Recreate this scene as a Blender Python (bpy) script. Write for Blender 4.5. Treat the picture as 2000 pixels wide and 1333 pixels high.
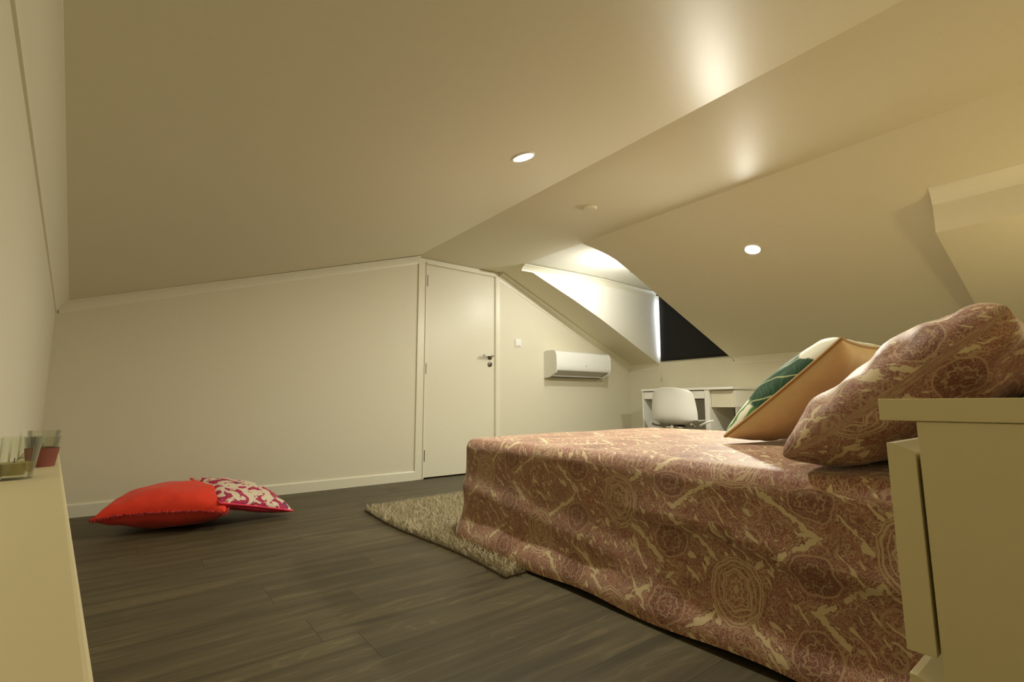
import bpy, bmesh, math, random
import numpy as np
from mathutils import Vector, Matrix

for o in list(bpy.data.objects):
    bpy.data.objects.remove(o)
SC = bpy.context.scene
COL = SC.collection

# ------------------------------------------------------------------ camera
F_PX, YAW, PITCH, ROLL, EYE = 942.999, 37.634, 7.289, -0.205, 0.6865
ya, pa, ra = (math.radians(v) for v in (YAW, PITCH, ROLL))
fw = Vector((math.sin(ya)*math.cos(pa), math.cos(ya)*math.cos(pa), math.sin(pa)))
r0 = Vector((math.cos(ya), -math.sin(ya), 0))
u0 = r0.cross(fw)
rt = r0*math.cos(ra) + u0*math.sin(ra)
up = -r0*math.sin(ra) + u0*math.cos(ra)
cam_data = bpy.data.cameras.new('camera')
cam_data.sensor_width = 36
cam_data.lens = F_PX/2000*36
cam_data.clip_start = 0.01
cam = bpy.data.objects.new('camera', cam_data)
COL.objects.link(cam)
M = Matrix((rt, up, -fw)).transposed().to_4x4()
M.translation = (0, 0, EYE)
cam.matrix_world = M
SC.camera = cam

# ------------------------------------------------------------------ world, exposure
w = bpy.data.worlds.new('daylight')
SC.world = w
w.use_nodes = True
w.node_tree.nodes['Background'].inputs[0].default_value = (0.80, 0.86, 1.0, 1)
w.node_tree.nodes['Background'].inputs[1].default_value = 14
SC.view_settings.view_transform = 'Standard'
SC.view_settings.look = 'None'
SC.view_settings.gamma = 1
SC.view_settings.use_curve_mapping = False
SC.view_settings.exposure = 0.0
cy = SC.cycles
cy.use_denoising = True
cy.max_bounces = 12
cy.diffuse_bounces = 8
cy.glossy_bounces = 4
cy.caustics_reflective = False
cy.caustics_refractive = False
cy.sample_clamp_indirect = 6

DOWNLIGHT_W = 45.0
DOWNLIGHT_COL = (1.0, 0.965, 0.82)
WARM_DOWNLIGHT_W = 2.5
WARM_COL = (1.0, 0.86, 0.50)
LAMP_W = 18.0
LAMP_COL = (1.0, 0.85, 0.46)
FILL_W = 12

# ------------------------------------------------------------------ node helpers
def lin(c):
    return tuple(((v/255)/12.92 if v/255 <= .04045 else ((v/255+.055)/1.055)**2.4) for v in c)

class NT:
    def __init__(s, name):
        s.mat = bpy.data.materials.new(name)
        s.mat.use_nodes = True
        s.t = s.mat.node_tree
        s.b = s.t.nodes['Principled BSDF']
    def n(s, kind, **kw):
        nd = s.t.nodes.new(kind)
        for k, v in kw.items():
            setattr(nd, k, v)
        return nd
    def put(s, sock, v):
        if isinstance(v, bpy.types.NodeSocket):
            s.t.links.new(v, sock)
        elif isinstance(v, (tuple, list)):
            if len(v) == 3 and len(sock.default_value) == 4:
                v = (*v, 1)
            sock.default_value = v
        else:
            sock.default_value = v
    def m(s, op, a, b=0.0, c=None, clamp=False):
        nd = s.n('ShaderNodeMath', operation=op, use_clamp=clamp)
        s.put(nd.inputs[0], a)
        s.put(nd.inputs[1], b)
        if c is not None:
            s.put(nd.inputs[2], c)
        return nd.outputs[0]
    def mix(s, f, a, b):
        nd = s.n('ShaderNodeMix', data_type='RGBA')
        s.put(nd.inputs[0], f)
        s.put(nd.inputs[6], a)
        s.put(nd.inputs[7], b)
        return nd.outputs[2]
    def sep(s, v):
        nd = s.n('ShaderNodeSeparateXYZ')
        s.put(nd.inputs[0], v)
        return nd.outputs
    def com(s, x, y, z=0.0):
        nd = s.n('ShaderNodeCombineXYZ')
        for i, v in enumerate((x, y, z)):
            s.put(nd.inputs[i], v)
        return nd.outputs[0]
    def noise(s, v, scale, detail=2, rough=.5, dist=0.0):
        nd = s.n('ShaderNodeTexNoise')
        s.put(nd.inputs['Vector'], v)
        nd.inputs['Scale'].default_value = scale
        nd.inputs['Detail'].default_value = detail
        nd.inputs['Roughness'].default_value = rough
        nd.inputs['Distortion'].default_value = dist
        return nd.outputs[0]
    def uv(s):
        return s.n('ShaderNodeTexCoord').outputs['UV']
    def obj(s):
        return s.n('ShaderNodeTexCoord').outputs['Object']
    def step(s, v, lo, hi):
        nd = s.n('ShaderNodeMapRange', interpolation_type='SMOOTHSTEP')
        s.put(nd.inputs[0], v)
        nd.inputs[1].default_value = lo
        nd.inputs[2].default_value = hi
        return nd.outputs[0]
    def bump(s, h, strength=.2, dist=.002):
        nd = s.n('ShaderNodeBump')
        nd.inputs['Strength'].default_value = strength
        nd.inputs['Distance'].default_value = dist
        s.put(nd.inputs['Height'], h)
        s.put(s.b.inputs['Normal'], nd.outputs[0])
    def set(s, **kw):
        for k, v in kw.items():
            s.put(s.b.inputs[k.replace('_', ' ')], v)
        return s

def paint(name, col, rough=.45, spec=.5, scale=60, var=.02, bump=.05):
    t = NT(name)
    n = t.noise(t.obj(), scale, 3)
    d = tuple(c*(1-var) for c in col)
    e = tuple(min(1, c*(1+var)) for c in col)
    t.set(Base_Color=t.mix(n, d, e), Roughness=rough)
    t.b.inputs['Specular IOR Level'].default_value = spec
    if bump:
        t.bump(t.noise(t.obj(), scale*4, 2), bump, .001)
    return t.mat

WALL = (.71, .675, .53)
m_wall = paint('wall_paint', WALL, .5, .35, 30)
m_dormer_lit = paint('lit_dormer_paint', (.80, .79, .70), .5, .3, 30)  # room paint lightened so the dormer reads as more brightly lit
m_ceil = paint('ceiling_paint', (.70, .66, .50), .42, .07, 30, bump=.0)
m_trim = paint('trim_paint', (.76, .735, .59), .35, .5, 40)
m_door = paint('door_lacquer', (.74, .71, .57), .36, .28, 40, bump=0)
m_lac = paint('furniture_lacquer', (.68, .605, .375), .42, .4, 50, bump=0)
m_desk = paint('desk_lacquer', (.82, .81, .74), .35, .5, 50, bump=0)
m_desk_shade = paint('shaded_desk_lacquer', (.66, .62, .48), .35, .4, 50, bump=0)  # desk lacquer darkened to put shade on the side drawer front
m_plastic = paint('white_plastic', (.84, .84, .80), .25, .5, 50, bump=0)
m_greyp = paint('vent_plastic', (.52, .50, .44), .4, .4, 50, bump=0)
m_dark = paint('gap_shade', (.03, .03, .025), .6, .3, 50, bump=0)  # near-black in place of the shade inside gaps and slots
m_blind = paint('blind_fabric', (.018, .018, .017), .85, .2, 300, .15)
m_chrome = paint('chrome', (.75, .72, .66), .22, .5, 80, bump=0)
m_chrome.node_tree.nodes['Principled BSDF'].inputs['Metallic'].default_value = 1
m_steel = paint('brushed_steel', (.14, .12, .08), .35, .5, 80, bump=0)
m_steel.node_tree.nodes['Principled BSDF'].inputs['Metallic'].default_value = .5
m_black = paint('black_rubber', (.02, .02, .02), .5, .4, 80, bump=0)
m_mattress = paint('mattress_ticking', (.7, .68, .62), .8, .2, 80)

def emit(name, col, st):
    t = NT(name)
    t.set(Base_Color=col)
    t.b.inputs['Emission Color'].default_value = (*col, 1)
    t.b.inputs['Emission Strength'].default_value = st
    return t.mat
m_glow = emit('led_diffuser', (1, .97, .88), 6.0)
m_bulb = emit('warm_bulb', (1, .78, .42), 8.0)

def glass(name, col=(1, 1, 1), rough=.02):
    t = NT(name)
    t.set(Base_Color=col, Roughness=rough)
    t.b.inputs['Transmission Weight'].default_value = 1
    t.b.inputs['IOR'].default_value = 1.45
    return t.mat
def thin_glass(name, col=(1, 1, 1)):
    t = NT(name)
    tr = t.n('ShaderNodeBsdfTransparent')
    tr.inputs[0].default_value = (*col, 1)
    gl = t.n('ShaderNodeBsdfGlossy')
    gl.inputs['Roughness'].default_value = .03
    lw = t.n('ShaderNodeLayerWeight')
    lw.inputs[0].default_value = .25
    mx = t.n('ShaderNodeMixShader')
    t.t.links.new(t.m('ADD', t.m('MULTIPLY', lw.outputs['Fresnel'], .6), .03), mx.inputs[0])
    t.t.links.new(tr.outputs[0], mx.inputs[1])
    t.t.links.new(gl.outputs[0], mx.inputs[2])
    t.t.links.new(mx.outputs[0], t.t.nodes['Material Output'].inputs[0])
    return t.mat
m_glass = thin_glass('window_glass')
m_cup = thin_glass('clear_glass', (.96, .97, .94))

def wood_floor():
    t = NT('grey_oak_planks')
    o = t.sep(t.obj())
    W, L = .19, 1.38
    row = t.m('FLOOR', t.m('DIVIDE', o[1], W))
    wn = t.n('ShaderNodeTexWhiteNoise', noise_dimensions='1D')
    t.put(wn.inputs['W'], row)
    xo = t.m('ADD', o[0], t.m('MULTIPLY', wn.outputs[0], L))
    colr = t.m('FLOOR', t.m('DIVIDE', xo, L))
    w2 = t.n('ShaderNodeTexWhiteNoise', noise_dimensions='2D')
    t.put(w2.inputs['Vector'], t.com(row, colr))
    bid = w2.outputs[0]
    shift = t.m('MULTIPLY', bid, 37.0)
    gx = t.m('ADD', xo, shift)
    v1 = t.com(t.m('MULTIPLY', gx, 1.3), t.m('MULTIPLY', o[1], 16.0), shift)
    v2 = t.com(t.m('MULTIPLY', gx, 3.0), t.m('MULTIPLY', o[1], 110.0), shift)
    v3 = t.com(t.m('MULTIPLY', gx, .9), t.m('MULTIPLY', o[1], 5.0), shift)
    n1 = t.noise(v1, 1.0, 4, .55, .6)
    n2 = t.noise(v2, 1.0, 3, .6)
    n3 = t.noise(v3, 1.0, 2, .5, .8)
    rings = t.m('SINE', t.m('MULTIPLY', n3, 85.0))
    rmask = t.m('MULTIPLY', t.step(rings, .55, 1.0), t.step(n1, .42, .62))
    c = t.mix(t.step(n1, .25, .75), lin((62, 56, 40)), lin((100, 92, 66)))
    c = t.mix(t.m('MULTIPLY', n2, .45), c, lin((74, 66, 50)))
    c = t.mix(t.m('MULTIPLY', rmask, .35), c, lin((120, 110, 84)))
    kn = t.step(t.noise(t.com(t.m('MULTIPLY', gx, 2.2), t.m('MULTIPLY', o[1], 7.0), shift), 1.0, 1), .68, .80)
    c = t.mix(t.m('MULTIPLY', kn, .6), c, lin((48, 38, 28)))
    c = t.mix(t.m('MULTIPLY', bid, .28), c, lin((80, 72, 56)))
    fy = t.m('ABSOLUTE', t.m('SUBTRACT', t.m('FRACT', t.m('DIVIDE', o[1], W)), .5))
    fx = t.m('ABSOLUTE', t.m('SUBTRACT', t.m('FRACT', t.m('DIVIDE', xo, L)), .5))
    seam = t.m('MAXIMUM', t.step(fy, .5-.0016/W, .5-.0004/W), t.step(fx, .5-.0018/L, .5-.0006/L))
    c = t.mix(t.m('MULTIPLY', seam, .65), c, lin((30, 26, 20)))
    t.set(Base_Color=c, Roughness=t.m('ADD', .42, t.m('MULTIPLY', n2, .2)))
    t.b.inputs['Specular IOR Level'].default_value = .4
    t.bump(t.m('SUBTRACT', t.m('MULTIPLY', n2, .4), seam), .25, .001)
    return t.mat
m_floor = wood_floor()

def damask(name='paisley_fabric', rose=(.26, .105, .080), cream=(.66, .54, .34)):
    """repeat of 82 x 36 cm: ringed ovals and scrolled plaques on a checker, round flowers at the corners"""
    t = NT(name)
    PA, PB = .41, .181
    uv = t.uv()
    o = t.sep(uv)
    def off(a, b):
        return t.com(t.m('ADD', o[0], a), t.m('ADD', o[1], b))
    wx = t.m('MULTIPLY', t.m('SUBTRACT', t.noise(uv, 16.0, 2), .5), .030)
    wy = t.m('MULTIPLY', t.m('SUBTRACT', t.noise(off(7.3, 0), 16.0, 2), .5), .030)
    x = t.m('ADD', t.m('SUBTRACT', o[0], 1.185), wx)
    y = t.m('ADD', t.m('SUBTRACT', o[1], 1.151), wy)
    gi = t.m('ROUND', t.m('DIVIDE', x, PB))
    gj = t.m('ROUND', t.m('DIVIDE', y, PA))
    lx = t.m('SUBTRACT', x, t.m('MULTIPLY', gi, PB))
    ly = t.m('SUBTRACT', y, t.m('MULTIPLY', gj, PA))
    par = t.m('ABSOLUTE', t.m('MODULO', t.m('ADD', gi, gj), 2.0))
    ax_, ay_ = t.m('ABSOLUTE', lx), t.m('ABSOLUTE', ly)
    def length(a, b):
        return t.m('SQRT', t.m('ADD', t.m('MULTIPLY', a, a), t.m('MULTIPLY', b, b)))
    d1 = length(t.m('DIVIDE', lx, .088), t.m('DIVIDE', ly, t.m('ADD', .074, t.m('MULTIPLY', par, .045))))
    phi = t.m('ARCTAN2', lx, ly)
    cx = t.m('SUBTRACT', ax_, PB/2)
    cy_ = t.m('SUBTRACT', ay_, PA/2)
    d2 = length(t.m('DIVIDE', cx, .064), t.m('DIVIDE', cy_, .070))
    psi = t.m('ARCTAN2', cx, cy_)
    def line(v, c, wdt):
        return t.m('SUBTRACT', 1.0, t.step(t.m('ABSOLUTE', t.m('SUBTRACT', v, c)), wdt*.45, wdt))
    # ovals: scalloped concentric rings
    sc1 = t.m('MULTIPLY', t.m('ABSOLUTE', t.m('SINE', t.m('MULTIPLY', phi, 4.0))), .09)
    d1s = t.m('ADD', d1, sc1)
    ring = line(d1s, .30, .04)
    for c, wd in ((.52, .028), (.62, .05), (.72, .028), (.88, .045), (.98, .03)):
        ring = t.m('MAXIMUM', ring, line(d1s if c < .7 else d1, c, wd))
    ring = t.m('MAXIMUM', ring, t.m('SUBTRACT', 1.0, t.step(d1, .08, .12)))
    ring = t.m('MULTIPLY', ring, t.m('SUBTRACT', 1.0, par))
    # plaques: four swirls each
    qx = t.m('SUBTRACT', ax_, .038)
    qy = t.m('SUBTRACT', ay_, .050)
    qd = length(qx, qy)
    qa = t.m('ARCTAN2', qx, qy)
    sw = t.m('SINE', t.m('ADD', t.m('MULTIPLY', qd, 290.0), qa))
    sw = t.m('MULTIPLY', t.step(sw, .35, .8), t.m('SUBTRACT', 1.0, t.step(qd, .030, .034)))
    sw = t.m('MULTIPLY', sw, par)
    # flowers at the corners
    pet = t.m('SINE', t.m('ADD', t.m('MULTIPLY', psi, 9.0), t.m('MULTIPLY', d2, 5.0)))
    fl = t.m('MAXIMUM', line(d2, .78, .05), line(t.m('ADD', d2, t.m('MULTIPLY', pet, .05)), .42, .05))
    indark = t.m('SUBTRACT', 1.0, t.step(d2, .72, .78))
    # cream slivers along the diamond outlines round the plaques, with scalloped edges
    nb = t.m('MULTIPLY', t.m('SUBTRACT', t.noise(uv, 60.0, 2), .5), .030)
    ddp = t.m('SUBTRACT', t.m('ADD', t.m('MULTIPLY', ay_, .7), ax_), .150)
    ddA = t.m('SUBTRACT', t.m('ADD', t.m('MULTIPLY', ay_, .7), t.m('SUBTRACT', PB, ax_)), .150)
    ddB = t.m('SUBTRACT', t.m('ADD', t.m('MULTIPLY', t.m('SUBTRACT', PA, ay_), .7), ax_), .150)
    ddr = t.m('MINIMUM', ddA, ddB)
    dd = t.m('ADD', t.m('MULTIPLY', ddp, par), t.m('MULTIPLY', ddr, t.m('SUBTRACT', 1.0, par)))
    ad = t.m('ABSOLUTE', t.m('ADD', dd, nb))
    brk = t.noise(uv, 15.0, 1)
    notfl = t.step(d2, .90, .98)
    notring = t.m('MAXIMUM', par, t.step(d1, 1.0, 1.06))
    ok = t.m('MULTIPLY', t.m('MULTIPLY', t.step(brk, .44, .465), notfl), notring)
    cm = t.m('MULTIPLY', t.m('SUBTRACT', 1.0, t.step(ad, .0075, .0092)), ok)
    edge = t.m('MULTIPLY', t.m('MULTIPLY', line(ad, .017, .0018), notfl), .8)
    edge = t.m('MAXIMUM', edge, t.m('MULTIPLY', t.m('MULTIPLY', line(ad, .034, .0014), notfl), .5))
    edge = t.m('MAXIMUM', edge, t.m('MULTIPLY', t.m('MULTIPLY', line(ad, .026, .0014), notfl), .6))
    # small cream scraps
    leafy = t.noise(t.com(t.m('MULTIPLY', t.m('ADD', x, y), 14.0), t.m('MULTIPLY', t.m('SUBTRACT', x, y), 40.0)), 1.0, 2, .5, .4)
    cm = t.m('MAXIMUM', cm, t.m('MULTIPLY', t.m('MULTIPLY', t.step(leafy, .60, .62), notfl), notring))
    # scrolls and lace filling the rest
    s1 = t.m('SINE', t.m('MULTIPLY', t.noise(uv, 24.0, 1, .5, 1.3), 44.0))
    l1 = t.m('MULTIPLY', t.step(s1, .70, .95), t.m('SUBTRACT', 1.0, indark))
    n38 = t.noise(off(2.2, 5.1), 46.0, 1, .5, .9)
    lace = t.step(t.m('SINE', t.m('MULTIPLY', n38, 42.0)), .45, .85)
    vo2 = t.n('ShaderNodeTexVoronoi', feature='F1')
    t.put(vo2.inputs['Vector'], t.com(x, y))
    vo2.inputs['Scale'].default_value = 190
    dots = t.m('SUBTRACT', 1.0, t.step(vo2.outputs[0], .15, .30))
    tone = t.noise(uv, 22.0, 3)
    base = t.mix(t.step(tone, .35, .65), rose, tuple(c*1.25 for c in rose))
    base = t.mix(t.m('MULTIPLY', indark, .45), base, tuple(c*.62 for c in rose))
    k = t.m('MAXIMUM', t.m('MULTIPLY', lace, .42), t.m('MULTIPLY', dots, .34))
    k = t.m('MAXIMUM', k, t.m('MULTIPLY', l1, .50))
    for q, a_ in ((ring, .72), (sw, .45), (fl, .5), (edge, .8), (cm, 1.0)):
        k = t.m('MAXIMUM', k, t.m('MULTIPLY', q, a_))
    t.set(Base_Color=t.mix(k, base, cream), Roughness=.60)
    t.b.inputs['Sheen Weight'].default_value = .25
    t.b.inputs['Sheen Roughness'].default_value = .4
    t.b.inputs['Specular IOR Level'].default_value = .35
    t.bump(t.noise(uv, 900.0, 1), .15, .0006)
    return t.mat
m_paisley = damask()

def leaf_fabric():
    t = NT('leaf_print_fabric')
    uv = t.uv()
    o = t.sep(uv)
    wv = t.m('MULTIPLY', t.m('SUBTRACT', t.noise(uv, 7.0, 2), .5), .10)
    x = t.m('ADD', o[0], wv)
    y = t.m('ADD', o[1], wv)
    white = (.74, .72, .60)
    green = (.006, .045, .014)
    light = (.16, .30, .07)
    # stalks at the bottom edge
    st = t.m('SINE', t.m('ADD', t.m('MULTIPLY', x, 150.0), t.m('MULTIPLY', y, 30.0)))
    stripes = t.mix(t.step(st, .1, .6), white, t.mix(t.step(st, .75, 1.0), light, (.05, .17, .03)))
    # broad dark leaves
    lf = t.m('SINE', t.m('ADD', t.m('MULTIPLY', x, 85.0), t.m('MULTIPLY', y, -50.0)))
    vein = t.m('SINE', t.m('ADD', t.m('MULTIPLY', x, 260.0), t.m('MULTIPLY', y, 210.0)))
    dk = t.mix(t.m('MULTIPLY', t.step(vein, .5, 1.0), .7), green, (.02, .11, .03))
    dk = t.mix(t.m('MULTIPLY', t.step(lf, .93, .99), .75), dk, (.45, .5, .22))
    edge = t.noise(uv, 11.0, 3, .5, 1.0)
    top = t.m('ADD', y, t.m('MULTIPLY', t.m('SUBTRACT', edge, .5), .22))
    c = t.mix(t.step(t.m('ADD', y, t.m('MULTIPLY', t.m('SUBTRACT', edge, .5), .08)), -.115, -.10), stripes, dk)
    c = t.mix(t.step(top, .125, .135), c, white)
    t.set(Base_Color=c, Roughness=.7)
    return t.mat
m_leaf = leaf_fabric()

def cloth(name, c1, c2=None, rough=.75, sheen=.3, scale=25):
    t = NT(name)
    uv = t.uv()
    c2 = c2 or tuple(v*.85 for v in c1)
    t.set(Base_Color=t.mix(t.noise(uv, scale, 3), c2, c1), Roughness=rough)
    t.b.inputs['Sheen Weight'].default_value = sheen
    t.bump(t.noise(uv, 500.0, 1), .2, .0008)
    return t.mat
m_gold = cloth('cream_velvet', (.76, .58, .33), (.64, .47, .24), .6, .3)
m_goldpipe = cloth('gold_piping', (.42, .24, .07), None, .6, .2)
m_coral = cloth('coral_cotton', (.90, .055, .018), (.78, .035, .012), .8, .1)
m_coralback = cloth('dark_coral_cotton', (.62, .045, .03), (.5, .03, .02), .8, .1)  # darker coral for the underside of the cushion
m_fringe = cloth('coral_fringe', (.62, .05, .045), None, .9, .2)
m_pink = cloth('magenta_cotton', (.62, .015, .06), (.5, .01, .045), .7, .1)
m_pinkpipe = cloth('pink_piping', (.85, .03, .09), None, .6, .1)
m_shag = cloth('shag_yarn', (.60, .52, .33), (.42, .36, .22), .9, .3)
m_rugback = cloth('rug_backing', (.12, .09, .05), None, .9, .1)

def floral():
    t = NT('floral_embroidery')
    uv = t.uv()
    o = t.sep(uv)
    cream = (.72, .62, .48)
    n = t.noise(uv, 13.0, 2, .5, 1.3)
    blob = t.step(n, .515, .53)
    n2 = t.noise(uv, 55.0, 2, .5, 2.0)
    c = t.mix(t.step(n2, .45, .6), (.34, .012, .06), (.55, .03, .12))
    hue = t.noise(t.com(t.m('ADD', o[0], 4.4), o[1]), 8.0, 1)
    c = t.mix(t.step(hue, .62, .64), c, (.16, .05, .16))
    c = t.mix(t.step(t.noise(t.com(t.m('ADD', o[0], 9.4), o[1]), 11.0, 1), .70, .72), c, (.68, .26, .03))
    c = t.mix(t.step(t.noise(t.com(t.m('ADD', o[0], 1.4), o[1]), 13.0, 1), .74, .76), c, (.28, .38, .04))
    t.set(Base_Color=t.mix(blob, cream, c), Roughness=.75)
    return t.mat
m_floral = floral()

# ------------------------------------------------------------------ mesh helpers
def link(name, me, mats, parent=None):
    o = bpy.data.objects.new(name, me)
    COL.objects.link(o)
    for m in (mats if isinstance(mats, (list, tuple)) else [mats]):
        me.materials.append(m)
    if parent:
        o.parent = parent
    return o

def mesh(name, vs, fs, mats, parent=None, smooth=False):
    me = bpy.data.meshes.new(name)
    me.from_pydata([tuple(v) for v in vs], [], fs)
    bm = bmesh.new()
    bm.from_mesh(me)
    bmesh.ops.recalc_face_normals(bm, faces=bm.faces)
    bm.to_mesh(me)
    bm.free()
    if smooth:
        me.polygons.foreach_set('use_smooth', [True]*len(me.polygons))
    return link(name, me, mats, parent)

def auto(o, ang=35):
    me = o.data
    me.polygons.foreach_set('use_smooth', [True]*len(me.polygons))
    me.set_sharp_from_angle(angle=math.radians(ang))

def bevel(o, w=.003, seg=2):
    md = o.modifiers.new('bevel', 'BEVEL')
    md.width = w
    md.segments = seg
    md.limit_method = 'ANGLE'
    md.angle_limit = math.radians(40)
    return o

class BM:
    def __init__(s):
        s.v = []
        s.f = []
    def box(s, a, b):
        i = len(s.v)
        (x0, y0, z0), (x1, y1, z1) = a, b
        s.v += [(x0,y0,z0),(x1,y0,z0),(x1,y1,z0),(x0,y1,z0),(x0,y0,z1),(x1,y0,z1),(x1,y1,z1),(x0,y1,z1)]
        s.f += [tuple(i+k for k in q) for q in ((0,3,2,1),(4,5,6,7),(0,1,5,4),(1,2,6,5),(2,3,7,6),(3,0,4,7))]
        return s
    def prism(s, poly, d):
        """poly: 3D points, d: extrusion vector"""
        i = len(s.v)
        n = len(poly)
        d = Vector(d)
        s.v += [tuple(p) for p in poly] + [tuple(Vector(p)+d) for p in poly]
        s.f += [tuple(range(i, i+n))[::-1], tuple(range(i+n, i+2*n))]
        s.f += [(i+k, i+(k+1) % n, i+n+(k+1) % n, i+n+k) for k in range(n)]
        return s
    def lathe(s, prof, c=(0, 0, 0), ax=(0, 0, 1), seg=32):
        """prof: (r, h) list; closed at axis when r=0"""
        ax = Vector(ax).normalized()
        a = ax.orthogonal().normalized()
        b = ax.cross(a)
        c = Vector(c)
        i = len(s.v)
        for r, h in prof:
            for k in range(seg):
                t = 2*math.pi*k/seg
                s.v.append(tuple(c + ax*h + (a*math.cos(t)+b*math.sin(t))*max(r, 1e-5)))
        for j in range(len(prof)-1):
            for k in range(seg):
                k2 = (k+1) % seg
                s.f.append((i+j*seg+k, i+j*seg+k2, i+(j+1)*seg+k2, i+(j+1)*seg+k))
        s.f.append(tuple(i+k for k in range(seg))[::-1])
        s.f.append(tuple(i+(len(prof)-1)*seg+k for k in range(seg)))
        return s
    def tube(s, pts, r, seg=10, closed=False):
        pts = [Vector(p) for p in pts]
        n = len(pts)
        i = len(s.v)
        prev = None
        for k, p in enumerate(pts):
            if closed:
                d = pts[(k+1) % n]-pts[k-1]
            else:
                d = pts[min(k+1, n-1)]-pts[max(k-1, 0)]
            d.normalize()
            if prev is None:
                a = d.orthogonal().normalized()
            else:
                a = (prev - d*prev.dot(d)).normalized()
            prev = a
            b = d.cross(a)
            rr = r[k] if isinstance(r, (list, tuple)) else r
            for q in range(seg):
                t = 2*math.pi*q/seg
                s.v.append(tuple(p+(a*math.cos(t)+b*math.sin(t))*rr))
        for k in range(n if closed else n-1):
            k2 = (k+1) % n
            for q in range(seg):
                q2 = (q+1) % seg
                s.f.append((i+k*seg+q, i+k*seg+q2, i+k2*seg+q2, i+k2*seg+q))
        if not closed:
            s.f.append(tuple(i+q for q in range(seg))[::-1])
            s.f.append(tuple(i+(n-1)*seg+q for q in range(seg)))
        return s
    def build(s, name, mats, parent=None, smooth=None):
        o = mesh(name, s.v, s.f, mats, parent)
        if smooth:
            auto(o, smooth)
        return o

def empty(name, loc, label, cat, group=None):
    o = bpy.data.objects.new(name, None)
    COL.objects.link(o)
    o.location = loc
    o['label'] = label
    o['category'] = cat
    if group:
        o['group'] = group
    bpy.context.view_layer.update()
    return o

def under(o, parent):
    """parent o, whose mesh is in world coordinates, to an Empty"""
    o.parent = parent
    o.matrix_parent_inverse = parent.matrix_world.inverted()
    return o

def tag(o, label, cat, group=None):
    o['label'] = label
    o['category'] = cat
    if group:
        o['group'] = group
    return o

def struct(o):
    o['kind'] = 'structure'
    return o

# ------------------------------------------------------------------ room dimensions
YB, XR = 4.064, 5.069          # back wall, right knee wall
YN = -0.38                     # near wall, behind the camera
ZC = 2.06                      # flat ceiling band
CX1, CX2 = 1.9908, 2.9586      # its two creases
SL, SR = 0.30892, 0.43594      # falls of the two slopes
def zl(x): return ZC - SL*(CX1-x)
def zr(x): return ZC - SR*(x-CX2)
def xw(y): return -.1275 - .0775*y          # left wall plane
DL, DR, DH = 2.103, 2.895, 2.0  # door opening

# floor
struct(BM().box((-.75, YN-.1, -.08), (XR+.15, YB+.15, 0)).build('floor', m_floor))

# back wall
b = BM()
b.prism([(-.62, YB, -.08), (DL, YB, -.08), (DL, YB, ZC), (CX1, YB, ZC), (-.62, YB, zl(-.62))], (0, .1, 0))
b.prism([(DL, YB, DH+.004), (DR, YB, DH+.004), (DR, YB, ZC), (DL, YB, ZC)], (0, .1, 0))
b.prism([(DR, YB, -.08), (XR+.12, YB, -.08), (XR+.12, YB, zr(XR+.12)), (CX2, YB, ZC), (DR, YB, ZC)], (0, .1, 0))
struct(b.build('wall_back', m_wall))
# left wall, a few degrees off parallel
b = BM()
y0, y1 = YN-.1, YB
b.prism([(xw(y0), y0, -.08), (xw(y1), y1, -.08), (xw(y1)-.12, y1, -.08), (xw(y0)-.12, y0, -.08)], (0, 0, 1.60))
struct(b.build('wall_left', m_wall))
# near wall
b = BM()
b.prism([(-.3, YN, -.08), (XR+.12, YN, -.08), (XR+.12, YN, zr(XR+.12)), (CX2, YN, ZC), (CX1, YN, ZC), (-.3, YN, zl(-.3))], (0, -.1, 0))
struct(b.build('wall_near', m_wall))
# right knee wall with the dormer window opening
WY0, WY1, WZ0, WZ1 = 2.70, 3.598, 1.200, 2.0
b = BM()
b.box((XR, YN, -.08), (XR+.12, 2.66, 1.12))
b.box((XR, 2.66, -.08), (XR+.12, 3.64, WZ0))
b.box((XR, 3.64, -.08), (XR+.12, YB, 1.12))
b.box((XR, 2.60, WZ0), (XR+.12, WY0, ZC))
b.box((XR, WY1, WZ0), (XR+.12, 3.70, ZC))
b.box((XR, WY0, WZ1), (XR+.12, WY1, ZC))
struct(b.build('wall_right', m_wall))

# ceiling: left slope, flat band, right slope with the dormer opening
T = .10
near_edge = [(CX2, 2.835), (3.00, 2.815), (3.05, 2.785), (3.11, 2.755), (3.18, 2.727), (3.26, 2.708), (3.40, 2.697), (3.80, 2.690), (XR, 2.655)]
far_edge = [(CX2, 3.68), (3.20, 3.655), (3.6, 3.605), (4.0, 3.580), (XR, 3.588)]
def cs(x): return zl(x) if x < CX1 else (ZC if x <= CX2 else zr(x))
b = BM()
ya_, yb_ = YN-.1, YB+.1
b.prism([(-.75, ya_, zl(-.75)), (CX1, ya_, ZC), (CX1, ya_, ZC+T), (-.75, ya_, zl(-.75)+T)], (0, yb_-ya_, 0))
b.prism([(CX1, ya_, ZC), (CX2, ya_, ZC), (CX2, ya_, ZC+T), (CX1, ya_, ZC+T)], (0, yb_-ya_, 0))
xe = XR+.13
b.prism([(CX2, ya_, ZC), (xe, ya_, zr(xe))] + [(x if x < XR else xe, y, zr(x if x < XR else xe)) for x, y in near_edge[::-1]], (0, 0, T))
b.prism([(x if x < XR else xe, y, zr(x if x < XR else xe)) for x, y in far_edge] + [(xe, yb_, zr(xe)), (CX2, yb_, ZC)], (0, 0, T))
# dormer's own ceiling
struct(b.build('ceiling', m_ceil))
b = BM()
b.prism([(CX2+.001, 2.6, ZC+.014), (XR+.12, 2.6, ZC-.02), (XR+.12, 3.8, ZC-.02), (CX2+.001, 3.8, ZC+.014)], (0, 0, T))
struct(b.build('ceiling_dormer', m_dormer_lit))

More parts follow.
